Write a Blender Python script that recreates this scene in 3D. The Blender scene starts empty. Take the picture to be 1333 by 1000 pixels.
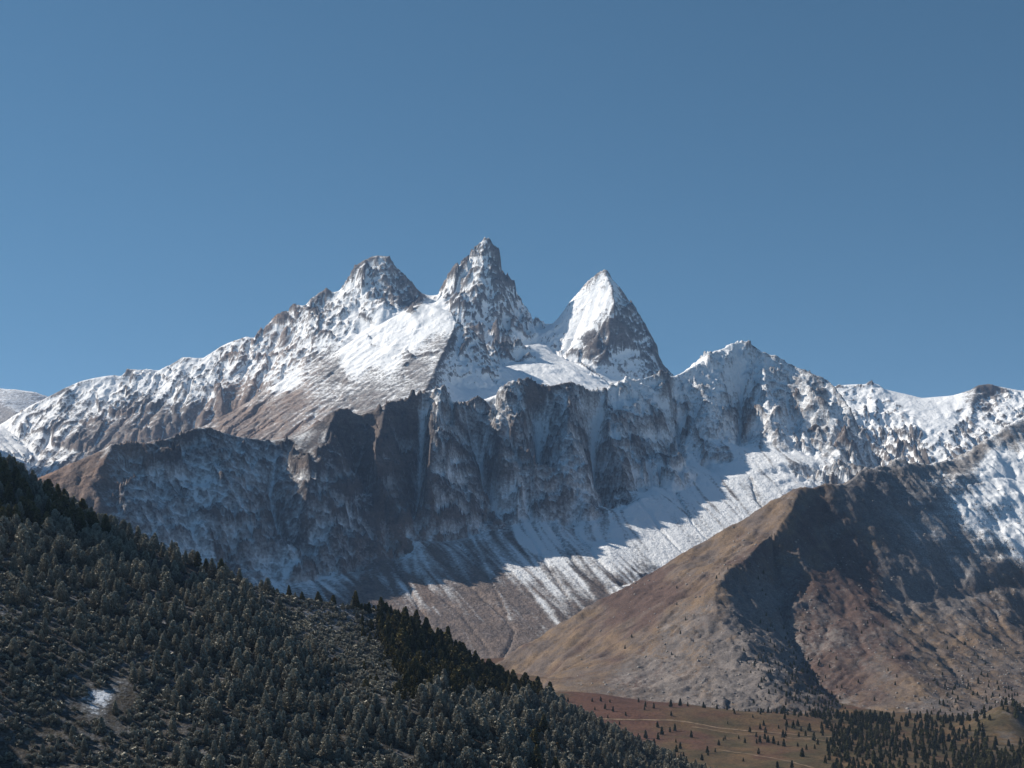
import bpy, math, random
import numpy as np
C = bpy.context.scene.collection
SC = bpy.context.scene
R = math.radians
# ------------------------------------------------------------------ camera, sky, sun, exposure
F, CX, HOR, WID = 1936.0, 666.5, 690.0, 1333.0
cam = bpy.data.cameras.new('camera')
cam.sensor_width = 36.0
cam.lens = 36.0 * F / WID
cam.shift_y = (HOR - 500.0) / WID
cam.clip_start = 1.0
cam.clip_end = 60000.0
co = bpy.data.objects.new('camera', cam)
C.objects.link(co)
co.rotation_euler = (R(90), 0, 0)
SC.camera = co

SUN_EL, SUN_AZ = R(37), R(77)          # azimuth measured to the left of the view direction (+Y)
W = bpy.data.worlds.new('World')
SC.world = W
W.use_nodes = True
nt = W.node_tree
sky = nt.nodes.new('ShaderNodeTexSky')
sky.sky_type = 'NISHITA'
sky.sun_disc = False
sky.sun_elevation = SUN_EL
sky.sun_rotation = -SUN_AZ
sky.altitude = 2200
sky.air_density = 1.0
sky.dust_density = 0.15
sky.ozone_density = 2.0
tc = nt.nodes.new('ShaderNodeTexCoord')
mp = nt.nodes.new('ShaderNodeMapping')            # thin, clear mountain air: less of the pale band at the horizon
mp.inputs['Location'].default_value = (0, 0, 0.16)
nt.links.new(tc.outputs['Generated'], mp.inputs[0])
nt.links.new(mp.outputs[0], sky.inputs[0])
tint = nt.nodes.new('ShaderNodeMix')
tint.data_type, tint.blend_type = 'RGBA', 'MULTIPLY'
tint.inputs[0].default_value = 1.0
tint.inputs[7].default_value = (0.90, 1.32, 1.28, 1)
nt.links.new(sky.outputs[0], tint.inputs[6])
nt.links.new(tint.outputs[2], nt.nodes['Background'].inputs[0])
nt.nodes['Background'].inputs[1].default_value = 0.06
sl = bpy.data.lights.new('sun', 'SUN')
sl.energy = 5.0
sl.angle = R(0.5)
sl.color = (1.0, 0.93, 0.83)
so = bpy.data.objects.new('sun', sl)
C.objects.link(so)
from mathutils import Vector
TOSUN = Vector((-math.sin(SUN_AZ) * math.cos(SUN_EL), math.cos(SUN_AZ) * math.cos(SUN_EL), math.sin(SUN_EL)))
so.rotation_mode = 'QUATERNION'
so.rotation_quaternion = TOSUN.to_track_quat('Z', 'Y')
SC.view_settings.view_transform = 'Standard'
SC.view_settings.look = 'None'
SC.view_settings.exposure = 0.3
SC.view_settings.gamma = 1.0
SC.cycles.max_bounces = 6
SC.cycles.diffuse_bounces = 3
SC.cycles.volume_bounces = 1
SC.cycles.use_denoising = True

# ------------------------------------------------------------------ numeric helpers
def P(px, py, d):
    return ((px - CX) * d / F, d, (HOR - py) * d / F)

def _hash(ix, iy, seed):
    h = (ix.astype(np.uint32) * np.uint32(374761393) + iy.astype(np.uint32) * np.uint32(668265263)
         + np.uint32((seed * 2246822519 + 12345) & 0xffffffff))
    h = (h ^ (h >> np.uint32(13))) * np.uint32(1274126177)
    h = (h ^ (h >> np.uint32(15))) * np.uint32(2654435761)
    return h ^ (h >> np.uint32(16))

def pnoise(x, y, seed=0):
    fx, fy = np.floor(x), np.floor(y)
    ix, iy = fx.astype(np.int64), fy.astype(np.int64)
    u, v = (x - fx).astype(np.float32), (y - fy).astype(np.float32)
    def g(a, b):
        t = _hash(ix + a, iy + b, seed).astype(np.float32) * np.float32(2 * math.pi / 4294967296.0)
        return np.cos(t) * (u - a) + np.sin(t) * (v - b)
    su, sv = u * u * u * (u * (u * 6 - 15) + 10), v * v * v * (v * (v * 6 - 15) + 10)
    a0, a1 = g(0, 0), g(0, 1)
    n0 = a0 + su * (g(1, 0) - a0)
    n1 = a1 + su * (g(1, 1) - a1)
    return (n0 + sv * (n1 - n0)) * 1.5

def fbm(x, y, wl, octv=5, seed=0, gain=0.5, ridged=False):
    s, a, n = 0, 1.0, 0
    for o in range(octv):
        k = 2.03 ** o / wl
        v = pnoise(x * k + 17.3 * o, y * k - 9.1 * o, seed + o)
        if ridged:
            v = 1 - 2 * np.abs(v)
        s = s + a * v
        n += a
        a *= gain
    return s / n

def facet(x, y, wl, seed=0, tilt=0.9):
    """broken rock: blocks with flat, randomly tipped faces"""
    x, y = x / wl, y / wl
    fx, fy = np.floor(x).astype(np.int64), np.floor(y).astype(np.int64)
    best, val = np.full(x.shape, 1e9, np.float32), np.zeros(x.shape, np.float32)
    for a in (-1, 0, 1):
        for b in (-1, 0, 1):
            h = [(_hash(fx + a, fy + b, seed + k) / np.float32(4294967296.0)).astype(np.float32) for k in range(5)]
            dx, dy = (fx + a + h[0] - x).astype(np.float32), (fy + b + h[1] - y).astype(np.float32)
            d = dx * dx + dy * dy
            v = (h[2] - 0.5) + tilt * ((h[3] - 0.5) * dx + (h[4] - 0.5) * dy) * 2
            m = d < best
            best, val = np.where(m, d, best), np.where(m, v, val)
    return val

def crags(x, y, wl, seed):
    u, v = x + 0.35 * wl * fbm(x, y, wl * 0.8, 2, seed + 3), y + 0.35 * wl * fbm(x, y, wl * 0.8, 2, seed + 4)
    return facet(u, v, wl, seed) + 0.5 * facet(u + v * .3, v - u * .3, wl * 0.45, seed + 11) + 0.28 * facet(u, v, wl * 0.22, seed + 21)

def resize(a, sh):
    H, Wd = a.shape
    yi = np.linspace(0, H - 1, sh[0])
    xi = np.linspace(0, Wd - 1, sh[1])
    y0 = np.minimum(yi.astype(int), H - 2)
    x0 = np.minimum(xi.astype(int), Wd - 2)
    fy = (yi - y0)[:, None]
    fx = (xi - x0)[None, :]
    r0, r1 = a[y0], a[y0 + 1]
    return ((r0[:, x0] * (1 - fx) + r0[:, x0 + 1] * fx) * (1 - fy) + (r1[:, x0] * (1 - fx) + r1[:, x0 + 1] * fx) * fy)

def blur(a, n=1):
    for _ in range(n):
        p = np.pad(a, 1, mode='edge')
        a = (p[:-2, 1:-1] + 2 * p[1:-1, 1:-1] + p[2:, 1:-1]) * 0.25
        p = np.pad(a, 1, mode='edge')
        a = (p[1:-1, :-2] + 2 * p[1:-1, 1:-1] + p[1:-1, 2:]) * 0.25
    return a

def sstep(a, b, x):
    t = np.clip((x - a) / (b - a), 0, 1)
    return t * t * (3 - 2 * t)

class Field:
    """a height field over a rectangle of ground, drawn through ridge, gully and foot lines"""
    def __init__(s, x0, x1, y0, y1, cell, edge):
        s.x0, s.x1, s.y0, s.y1, s.cell, s.edge = x0, x1, y0, y1, cell, edge
        s.nx, s.ny = int((x1 - x0) / cell) + 1, int((y1 - y0) / cell) + 1
        s.lines = []
    def line(s, pts, world=False):
        s.lines.append(np.array([p if world else P(*p) for p in pts], dtype=float))
    def raster(s, ny, nx):
        sx, sy = (s.x1 - s.x0) / (nx - 1), (s.y1 - s.y0) / (ny - 1)
        acc, cnt = np.zeros((ny, nx)), np.zeros((ny, nx))
        for L in s.lines:
            for a, b in zip(L[:-1], L[1:]):
                n = int(max(abs(a[0] - b[0]) / sx, abs(a[1] - b[1]) / sy) * 1.6) + 2
                t = np.linspace(0, 1, n)[:, None]
                q = a + (b - a) * t
                i = np.rint((q[:, 0] - s.x0) / sx).astype(int)
                j = np.rint((q[:, 1] - s.y0) / sy).astype(int)
                ok = (i >= 0) & (i < nx) & (j >= 0) & (j < ny)
                np.add.at(acc, (j[ok], i[ok]), q[ok, 2])
                np.add.at(cnt, (j[ok], i[ok]), 1)
        m = cnt > 0
        v = np.where(m, acc / np.maximum(cnt, 1), 0)
        m[0], m[-1], m[:, 0], m[:, -1] = True, True, True, True
        for sl_ in ((0, slice(None)), (-1, slice(None)), (slice(None), 0), (slice(None), -1)):
            v[sl_] = np.where(cnt[sl_] > 0, v[sl_], s.edge)
        return m, v
    def solve(s, its=90):
        shp = [(s.ny, s.nx)]
        while min(shp[-1]) > 24:
            shp.append(((shp[-1][0] + 1) // 2, (shp[-1][1] + 1) // 2))
        z = None
        for k, (ny, nx) in enumerate(reversed(shp)):
            m, v = s.raster(ny, nx)
            z = np.full((ny, nx), float(s.edge)) if z is None else resize(z, (ny, nx))
            z[m] = v[m]
            for _ in range(400 if k == 0 else its):
                zn = z.copy()
                zn[1:-1, 1:-1] = (z[:-2, 1:-1] + z[2:, 1:-1] + z[1:-1, :-2] + z[1:-1, 2:]) * 0.25
                z = np.where(m, z, zn)
        s.z = z
        s.mask = m
        s.X, s.Y = np.meshgrid(np.linspace(s.x0, s.x1, s.nx), np.linspace(s.y0, s.y1, s.ny))
        return s
    def project(s):
        s.px, s.py = CX + s.X / s.Y * F, HOR - s.z / s.Y * F
        return s.px, s.py
    def grad(s, z=None):
        z = s.z if z is None else z
        gy, gx = np.gradient(z, s.cell)
        return gx, gy
    def at(s, x, y):
        i = np.clip((np.asarray(x) - s.x0) / (s.x1 - s.x0) * (s.nx - 1), 0, s.nx - 1.001)
        j = np.clip((np.asarray(y) - s.y0) / (s.y1 - s.y0) * (s.ny - 1), 0, s.ny - 1.001)
        i0, j0 = i.astype(int), j.astype(int)
        u, v = i - i0, j - j0
        z = s.z
        return (z[j0, i0] * (1 - u) + z[j0, i0 + 1] * u) * (1 - v) + (z[j0 + 1, i0] * (1 - u) + z[j0 + 1, i0 + 1] * u) * v

NB = [(-1, 0, 1.0), (1, 0, 1.0), (0, -1, 1.0), (0, 1, 1.0), (-1, -1, 1.4142), (-1, 1, 1.4142), (1, -1, 1.4142), (1, 1, 1.4142)]
def shift(a, dj, di, fill):
    p = np.pad(a, 1, mode='constant', constant_values=fill)
    return p[1 + dj:p.shape[0] - 1 + dj, 1 + di:p.shape[1] - 1 + di]

def erode(z, cell, outer=12, inner=60, K=1.0, kd=0.04, p=3.0, where=1.0):
    """rain runs down the slope, gathers, and cuts gullies; crests keep their height"""
    z = z.copy()
    jj, ii = np.meshgrid(np.arange(z.shape[0]) * cell, np.arange(z.shape[1]) * cell, indexing='ij')
    vary = np.clip(0.85 + 1.3 * fbm(ii, jj, 420, 3, 7), 0.1, 2) * where
    A = np.ones_like(z)
    for o in range(outer):
        for _ in range(12):
            mn = np.min([shift(z, dj, di, 1e9) for dj, di, _d in NB], axis=0)
            z = np.maximum(z, mn + 0.001)
        Wt, smax = [], np.zeros_like(z)
        for dj, di, dd in NB:
            sl_ = np.maximum(0, (z - shift(z, dj, di, 1e9)) / (dd * cell))
            smax = np.maximum(smax, sl_)
            Wt.append(sl_ ** p)
        tot = np.sum(Wt, axis=0) + 1e-12
        Wt = [w / tot for w in Wt]
        for _ in range(inner):
            B = np.ones_like(z)
            for (dj, di, dd), w in zip(NB, Wt):
                B += shift(A * w, -dj, -di, 0)
            A = B
        dz = K * vary * np.sqrt(A * cell) * smax / (0.6 + smax)
        z = z - np.minimum(dz, 0.45 * smax * cell)
        z = z + kd * (blur(z) - z)
    return z, A

def lic(zs, noise, steps, both=True):
    """noise smeared along the fall line: rills and streaks"""
    gy, gx = np.gradient(zs)
    n = np.sqrt(gx * gx + gy * gy) + 1e-6
    gx, gy = gx / n, gy / n
    H, Wd = zs.shape
    jj, ii = np.meshgrid(np.arange(H, dtype=np.float32), np.arange(Wd, dtype=np.float32), indexing='ij')
    acc = noise.copy()
    for sg in ((1, -1) if both else (1,)):
        i, j = ii.copy(), jj.copy()
        for _ in range(steps):
            a, b = np.clip(j + .5, 0, H - 1).astype(np.int32), np.clip(i + .5, 0, Wd - 1).astype(np.int32)
            i += sg * gx[a, b]
            j += sg * gy[a, b]
            jc, ic = np.clip(j, 0, H - 1.01), np.clip(i, 0, Wd - 1.01)
            a, b = jc.astype(np.int32), ic.astype(np.int32)
            fj, fi = jc - a, ic - b
            acc += (noise[a, b] * (1 - fi) + noise[a, b + 1] * fi) * (1 - fj) + (noise[a + 1, b] * (1 - fi) + noise[a + 1, b + 1] * fi) * fj
    acc -= acc.mean()
    return acc / (acc.std() + 1e-9)

def wnoise(shape, seed, bl):
    n = np.random.default_rng(seed).standard_normal(shape).astype(np.float32)
    n = blur(n, bl) if bl else n
    return n / n.std()

def ctrl(px, py, pts, sig=45.0):
    """a ground-cover amount spread between known spots"""
    num, den = np.zeros_like(px), np.full_like(px, 1e-9)
    for x, y, v in pts:
        d2 = ((px - x) ** 2 + (py - y) ** 2) / (sig * sig)
        w = 1.0 / (0.05 + d2) ** 2
        num += w * v
        den += w
    return num / den

def grid_mesh(name, X, Y, Z, attrs, mat, keep=None):
    ny, nx = Z.shape
    me = bpy.data.meshes.new(name)
    idx = np.arange(ny * nx).reshape(ny, nx)
    q = np.stack([idx[:-1, :-1], idx[:-1, 1:], idx[1:, 1:], idx[1:, :-1]], -1)
    if keep is not None:
        k = keep[:-1, :-1] | keep[:-1, 1:] | keep[1:, 1:] | keep[1:, :-1]
        q = q[k]
    q = q.reshape(-1, 4)
    used = np.zeros(ny * nx, bool)
    used[q.ravel()] = True
    remap = np.cumsum(used) - 1
    v = np.stack([X, Y, Z], -1).reshape(-1, 3)[used].astype(np.float32)
    q = remap[q].astype(np.int32)
    me.vertices.add(len(v))
    me.vertices.foreach_set('co', v.ravel())
    me.loops.add(q.size)
    me.loops.foreach_set('vertex_index', q.ravel())
    me.polygons.add(len(q))
    me.polygons.foreach_set('loop_start', np.arange(0, q.size, 4, dtype=np.int32))
    me.update(calc_edges=True)
    for an, av in attrs.items():
        at = me.attributes.new(an, 'FLOAT', 'POINT')
        at.data.foreach_set('value', np.asarray(av, dtype=np.float32).ravel()[used])
    me.polygons.foreach_set('use_smooth', np.ones(len(q), bool))
    me.materials.append(mat)
    o = bpy.data.objects.new(name, me)
    C.objects.link(o)
    return o

# ------------------------------------------------------------------ material helpers
class NT:
    def __init__(s, name):
        s.m = bpy.data.materials.new(name)
        s.m.use_nodes = True
        s.t = s.m.node_tree
        s.b = s.t.nodes['Principled BSDF']
        s.b.inputs['Specular IOR Level'].default_value = 0.15
        s.b.inputs['Roughness'].default_value = 0.9
        s.tc = s.t.nodes.new('ShaderNodeTexCoord').outputs['Object']
    def link(s, a, b):
        if isinstance(a, (int, float)):
            b.default_value = a
        elif isinstance(a, tuple):
            b.default_value = a if len(a) == 4 or b.type == 'VECTOR' else (*a, 1)
        else:
            s.t.links.new(a, b)
    def math(s, op, a, b=0.0, c=0.0, clamp=False):
        n = s.t.nodes.new('ShaderNodeMath')
        n.operation = op
        n.use_clamp = clamp
        for q, i in zip((a, b, c), n.inputs):
            s.link(q, i)
        return n.outputs[0]
    def attr(s, name):
        n = s.t.nodes.new('ShaderNodeAttribute')
        n.attribute_name = name
        return n.outputs['Fac']
    def mapping(s, scale=(1, 1, 1), rot=(0, 0, 0)):
        n = s.t.nodes.new('ShaderNodeMapping')
        s.link(s.tc, n.inputs[0])
        n.inputs['Rotation'].default_value = rot
        n.inputs['Scale'].default_value = scale
        return n.outputs[0]
    def noise(s, wl, det=5, rough=0.55, vec=None, dist=0.0):
        n = s.t.nodes.new('ShaderNodeTexNoise')
        s.link(vec if vec is not None else s.tc, n.inputs['Vector'])
        n.inputs['Scale'].default_value = 1.0 / wl
        n.inputs['Detail'].default_value = det
        n.inputs['Roughness'].default_value = rough
        n.inputs['Distortion'].default_value = dist
        return n.outputs[0]
    def step(s, x, a, b, lo=0.0, hi=1.0):
        n = s.t.nodes.new('ShaderNodeMapRange')
        n.interpolation_type = 'SMOOTHSTEP'
        s.link(x, n.inputs[0])
        for i, q in enumerate((a, b, lo, hi)):
            n.inputs[1 + i].default_value = q
        return n.outputs[0]
    def mix(s, f, a, b, mode='MIX'):
        n = s.t.nodes.new('ShaderNodeMix')
        n.data_type = 'RGBA'
        n.blend_type = mode
        s.link(f, n.inputs[0])
        s.link(a, n.inputs[6])
        s.link(b, n.inputs[7])
        return n.outputs[2]
    def bump(s, h, dist, strength=1.0):
        n = s.t.nodes.new('ShaderNodeBump')
        n.inputs['Strength'].default_value = strength
        n.inputs['Distance'].default_value = dist
        s.link(h, n.inputs['Height'])
        s.t.links.new(n.outputs[0], s.b.inputs['Normal'])
    def done(s, col):
        s.link(col, s.b.inputs['Base Color'])
        return s.m

def mountain_mat(name, rock_a, rock_b, grass_a, grass_b, red, snow=(0.90, 0.91, 0.92), strata=(0.35, 0.25, 0.0), fine=7.0, bump=1.6, strata_amt=0.5, sn_amp=0.9, dust=0.22, sn_strata=0.6):
    m = NT(name)
    st = m.noise(9.0, 6, 0.65, m.mapping((0.06, 0.06, 1.0), strata))
    n1 = m.noise(130, 6, 0.6)
    n2 = m.noise(fine * 2.4, 5, 0.65)
    n3 = m.noise(fine, 4, 0.7)
    rock = m.mix(m.step(n1, 0.36, 0.64), rock_a, rock_b)
    rock = m.mix(m.math('MULTIPLY', m.step(st, 0.5, 0.62), strata_amt), rock, tuple(c * 0.45 for c in rock_a))
    rock = m.mix(m.step(n2, 0.35, 0.7, 0.0, 0.4), rock, tuple(min(1, c * 1.5) for c in rock_b))
    g = m.mix(m.step(m.noise(45, 6, 0.65), 0.38, 0.62), grass_a, grass_b)
    g = m.mix(m.step(m.math('ADD', m.attr('red'), m.math('MULTIPLY', m.math('SUBTRACT', n1, 0.5), 0.8)), 0.35, 0.75), g, red)
    col = m.mix(m.step(m.math('ADD', m.attr('veg'), m.math('MULTIPLY', m.math('SUBTRACT', n2, 0.5), 0.9)), 0.35, 0.65), rock, g)
    mot = m.math('ADD', m.step(m.noise(fine * 0.9, 8, 0.78), 0.3, 0.7, 0.62, 1.38), m.step(m.noise(fine * 7, 6, 0.7), 0.3, 0.7, -0.22, 0.22))
    comb = m.t.nodes.new('ShaderNodeCombineColor')
    for k in range(3):
        m.t.links.new(mot, comb.inputs[k])
    col = m.mix(1.0, col, comb.outputs[0], 'MULTIPLY')
    s = m.math('ADD', m.attr('snow'), m.math('MULTIPLY', m.math('SUBTRACT', n3, 0.5), sn_amp))
    s = m.math('ADD', s, m.math('MULTIPLY', m.math('SUBTRACT', st, 0.5), sn_amp * sn_strata))
    col = m.mix(m.math('MULTIPLY', m.step(s, 0.05, 0.5), dust), col, snow)
    col = m.mix(m.step(s, 0.36, 0.64), col, snow)
    m.bump(m.math('ADD', n2, m.math('MULTIPLY', n3, 0.5)), bump * 4)
    return m.done(col)

def structure(o):
    o['kind'] = 'structure'
    return o

# ------------------------------------------------------------------ the cirque wall and its fans
def build_cirque():
    f = Field(-1500, 1500, 2500, 5400, 4.0, -330.0)
    crest = [(-60, 690, 2900), (0, 655, 2960), (40, 626, 3000), (100, 598, 3040), (150, 578, 3080), (200, 575, 3150), (235, 563, 3220), (255, 555, 3260), (285, 562, 3330), (320, 569, 3380), (360, 575, 3430),
             (395, 567, 3480), (420, 548, 3540), (440, 532, 3580), (452, 528, 3590), (466, 543, 3600), (485, 536, 3620), (505, 524, 3660), (520, 521, 3690), (545, 514, 3730), (565, 507, 3760), (578, 503, 3780),
             (590, 522, 3790), (603, 530, 3810), (622, 515, 3840), (634, 520, 3850), (640, 528, 3860), (655, 508, 3900), (670, 496, 3930), (690, 490, 3960), (705, 498, 3980), (716, 502, 3990), (733, 500, 4020), (745, 497, 4040),
             (765, 507, 4070), (785, 512, 4120), (800, 500, 4180), (835, 492, 4260), (862, 482, 4330), (880, 490, 4380), (900, 478, 4450), (930, 458, 4520), (958, 444, 4580), (978, 450, 4600), (992, 460, 4600), (1010, 468, 4600), (1050, 483, 4580),
             (1080, 502, 4540), (1100, 520, 4480), (1112, 548, 4420), (1118, 590, 4350), (1150, 640, 4300), (1250, 700, 4250)]
    f.line(crest)
    # left spur towards the valley, lit on its left side
    f.line([(150, 578, 3080), (128, 610, 3010), (108, 645, 2950), (112, 690, 2880), (150, 760, 2800), (220, 830, 2720)])
    f.line([(-60, 720, 2850), (40, 690, 2850), (80, 700, 2820)])
    # foot of the wall
    foot = [(240, 790, 2840), (330, 770, 3000), (420, 752, 3170), (470, 742, 3270), (530, 700, 3420), (580, 705, 3500), (640, 690, 3600), (700, 675, 3660), (740, 702, 3600), (790, 706, 3610), (800, 672, 3720), (835, 648, 3840),
            (880, 640, 3950), (930, 625, 4040), (975, 615, 4100), (1030, 600, 4180), (1090, 610, 4200)]
    f.line(foot)
    # bottom of the fans, valley stream
    f.line([(200, 850, 2650), (330, 860, 2700), (430, 870, 2780), (540, 880, 2830), (650, 862, 2900), (700, 838, 3010), (760, 800, 3180), (800, 765, 3360), (850, 750, 3480), (900, 735, 3560), (960, 735, 3600), (1050, 740, 3600)])
    f.line([(790, 706, 3580), (800, 735, 3480), (805, 762, 3370)])
    # spurs on the wall (ribs) and gullies
    f.line([(255, 555, 3260), (290, 620, 3183), (320, 680, 3137), (335, 745, 3097)])
    f.line([(200, 576, 3150), (225, 640, 3094), (255, 700, 3049), (275, 770, 2992)])
    f.line([(360, 575, 3430), (350, 640, 3316), (365, 700, 3229)])
    f.line([(440, 534, 3580), (415, 590, 3380), (400, 650, 3276), (385, 720, 3213)])
    f.line([(466, 545, 3600), (458, 600, 3579), (468, 640, 3516), (490, 690, 3459), (515, 735, 3358)])      # gully
    f.line([(505, 526, 3660), (488, 580, 3486), (495, 640, 3414), (515, 690, 3413)])
    f.line([(550, 514, 3740), (548, 590, 3705), (545, 640, 3629), (535, 695, 3429)])      # gully
    f.line([(578, 504, 3780), (562, 560, 3597), (556, 630, 3499), (572, 690, 3486)])
    f.line([(604, 532, 3810), (620, 590, 3796), (630, 640, 3733), (655, 680, 3626)])      # gully
    f.line([(640, 530, 3860), (650, 580, 3710), (650, 630, 3682)])
    f.line([(690, 492, 3960), (680, 560, 3793), (665, 625, 3717)])
    f.line([(716, 503, 3990), (700, 580, 3946), (700, 640, 3806)])      # gully
    f.line([(745, 499, 4040), (735, 580, 3829), (738, 640, 3729), (742, 700, 3693)])
    f.line([(785, 513, 4120), (770, 590, 4038), (775, 650, 3932), (795, 680, 3813)])      # gully
    f.line([(800, 502, 4180), (790, 560, 4010), (815, 620, 3930), (835, 646, 3923)])
    f.line([(862, 484, 4330), (835, 540, 4138), (835, 590, 4036), (850, 635, 3967)])
    f.line([(880, 492, 4380), (885, 560, 4316), (880, 610, 4145)])      # gully
    f.line([(958, 446, 4580), (925, 510, 4377), (930, 570, 4252), (925, 618, 4125)])
    f.line([(958, 446, 4580), (965, 520, 4512), (960, 590, 4298)])      # gully
    f.line([(992, 461, 4600), (1000, 530, 4400), (1005, 580, 4291)])
    f.line([(1050, 484, 4580), (1045, 560, 4362), (1060, 595, 4251)])
    f.line([(1020, 470, 4600), (1025, 540, 4432), (1030, 590, 4261)])
    f.line([(1080, 503, 4540), (1085, 560, 4371), (1095, 600, 4247)])
    # behind the crest
    f.line([(x, y + 22, d + 230) for x, y, d in crest[5:27]])
    f.line([(x, y + 30, d + 300) for x, y, d in crest[27:40]])
    f.line([(x, y + 60, d + 260) for x, y, d in crest[40:48]])
    f.solve()
    base = f.z.copy()
    dist = blur(f.mask.astype(float), 12)
    z10 = resize(f.z, (f.ny // 2 + 1, f.nx // 2 + 1))
    X10, Y10 = resize(f.X, z10.shape), resize(f.Y, z10.shape)
    z00 = z10.copy()
    gy, gx = np.gradient(z10, f.cell * 2)
    st10 = sstep(0.45, 0.95, np.hypot(gx, gy))
    z10 = z10 + st10 * (24 * fbm(X10, Y10, 260, 4, 3) + 26 * fbm(X10, Y10, 150, 3, 9, ridged=True) - 10) + 2.0 * fbm(X10, Y10, 120, 4, 21)
    ze, A = erode(z10, f.cell * 2, 14, 60, K=0.095, kd=0.02, where=0.06 + 0.94 * blur(st10, 3))
    f.z = f.z + resize(ze - z00, f.z.shape)
    A = resize(np.log(A), f.z.shape)
    sm = blur(f.z, 3)
    gx, gy = f.grad(sm)
    slope = np.hypot(gx, gy)
    steep = sstep(0.55, 1.0, slope)
    fan = sstep(0.2, 0.35, slope) * (1 - steep)
    rills = lic(blur(f.z, 12), wnoise(f.z.shape, 5, 1), 30) * (0.5 + 0.8 * np.abs(fbm(f.X, f.Y, 150, 2, 39)))
    px, py = f.project()
    vegm = ctrl(px, py, [(60, 640, 1), (120, 600, .9), (180, 600, .3), (300, 640, .5), (500, 560, 0), (500, 700, .3), (900, 520, 0), (700, 600, 0)], 60)
    rock = steep * (1 - 0.8 * sstep(.3, .9, vegm))
    vert = sm + 0.45 * f.Y
    near = 1 - 0.7 * np.clip(dist * 7, 0, 1) * sstep(900, 940, px) - 0.5 * np.clip(blur(f.mask.astype(float), 3) * 4, 0, 1) * sstep(940, 900, px)
    f.z = f.z + rock * (near * (36.0 * crags(f.X, vert, 120, 131) + 10.0 * crags(f.X, f.Y, 45, 141) + 4.0 * crags(f.X, vert, 26, 145)) + 6.0 * fbm(f.X, f.Y, 50, 4, 31, ridged=True) + 1.0 * rills) + fan * 0.5 * rills * (0.15 + 0.8 * np.abs(lic(blur(f.z, 12), wnoise(f.z.shape, 25, 7), 30))) + 0.6 * rock * fbm(f.X, f.Y, 12, 2, 36)
    scar = np.zeros_like(f.z)                        # stream beds cut into the fans
    for pts, w in (([(465, 640), (490, 690), (520, 745), (545, 790), (562, 815), (585, 850)], 2.0), ([(520, 735), (565, 770), (600, 800), (640, 850)], 1.4), ([(535, 690), (580, 735), (625, 775), (655, 800), (668, 820), (664, 838), (650, 862)], 2.6),
                   ([(660, 660), (690, 700), (720, 750), (745, 790)], 1.4), ([(700, 640), (720, 690), (750, 735), (790, 770)], 1.8), ([(745, 690), (775, 725), (800, 750), (815, 765)], 2.2), ([(600, 710), (640, 760), (660, 800)], 1.2), ([(330, 640), (400, 740), (430, 800)], 1.5),
                   ([(830, 650), (860, 690), (900, 730)], 1.8), ([(880, 640), (900, 680), (930, 710)], 1.8), ([(975, 620), (985, 650), (1010, 680)], 1.8)):
        pts = np.array(pts, float)
        wob = 3.0 * fbm(px, py, 26, 2, 57)
        dm = np.full_like(px, 1e9)
        for a, b in zip(pts[:-1], pts[1:]):
            t = np.clip(((px - a[0]) * (b[0] - a[0]) + (py - a[1]) * (b[1] - a[1])) / ((b - a) ** 2).sum(), 0, 1)
            dm = np.minimum(dm, np.hypot(px + wob - a[0] - t * (b[0] - a[0]), py - a[1] - t * (b[1] - a[1])))
        scar = np.maximum(scar, np.exp(-(dm / (0.75 * w)) ** 2) * (fan > 0.1))
    f.z = f.z - 5.0 * scar
    # rock ledges
    ph = (f.z + 0.35 * f.X - 0.1 * f.Y) / 17.0 + 1.2 * fbm(f.X, f.Y, 160, 3, 77)
    f.z = f.z + rock * 4.6 * (np.abs((ph % 1.0) - 0.5) * 2 - 0.5)
    px, py = f.project()
    snow = ctrl(px, py, [(150, 590, .3), (200, 640, .42), (300, 640, .40), (260, 560, .25), (400, 560, .2), (440, 600, .22), (500, 560, .15), (600, 560, .22), (520, 650, .22), (400, 680, .34), (330, 720, .36), (450, 720, .28),
                         (560, 620, .25), (640, 560, .35), (640, 620, .35), (720, 560, .42), (780, 560, .5), (740, 510, .55), (800, 515, .7), (850, 500, .72), (700, 505, .35), (610, 540, .5), (880, 510, .7), (700, 640, .36), (780, 640, .5), (840, 560, .5), (900, 520, .55), (960, 470, .78), (950, 560, .5), (1020, 520, .5), (1060, 570, .55),
                         (560, 725, .12), (600, 722, .22), (650, 725, .36), (690, 735, .44), (545, 700, .3), (720, 720, .56), (740, 750, .34), (800, 720, .66), (860, 680, .78), (900, 650, .72), (980, 630, .66), (850, 640, .62), (820, 760, .42), (780, 790, .08), (620, 770, -.05), (560, 780, 0.05), (680, 780, .0), (740, 810, .1),
                         (650, 840, -.2), (560, 830, -.3), (480, 800, -.2), (60, 640, -.4), (120, 600, -.1), (40, 680, -.4)], 40)
    gx, gy = f.grad()
    slope = np.hypot(gx, gy)
    hi = 0.16 * np.clip((0.9 - slope), -1.2, 0.6) + 0.06 * rills * fan - 0.15 * scar
    lap = (blur(f.z, 2) - f.z)
    lap2 = blur(f.z, 14) - f.z
    rill2 = lic(blur(f.z, 4), wnoise(f.z.shape, 6, 1), 34)
    snow = snow + 0.1 * steep + hi + 0.02 * np.clip(lap, -3, 3) + 0.014 * np.clip(lap2, -18, 18) * steep + 0.24 * rill2 * fan + 0.07 * rill2 * steep + 0.10 * fbm(f.X, f.Y, 90, 4, 58)
    veg = ctrl(px, py, [(60, 640, 1.0), (120, 600, .9), (200, 650, .3), (350, 650, .3), (500, 600, .2), (600, 800, .75), (550, 780, .8), (680, 800, .6), (740, 800, .5), (450, 780, .5), (800, 700, .1), (900, 520, 0), (700, 600, .1), (650, 850, .9)], 60)
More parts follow.
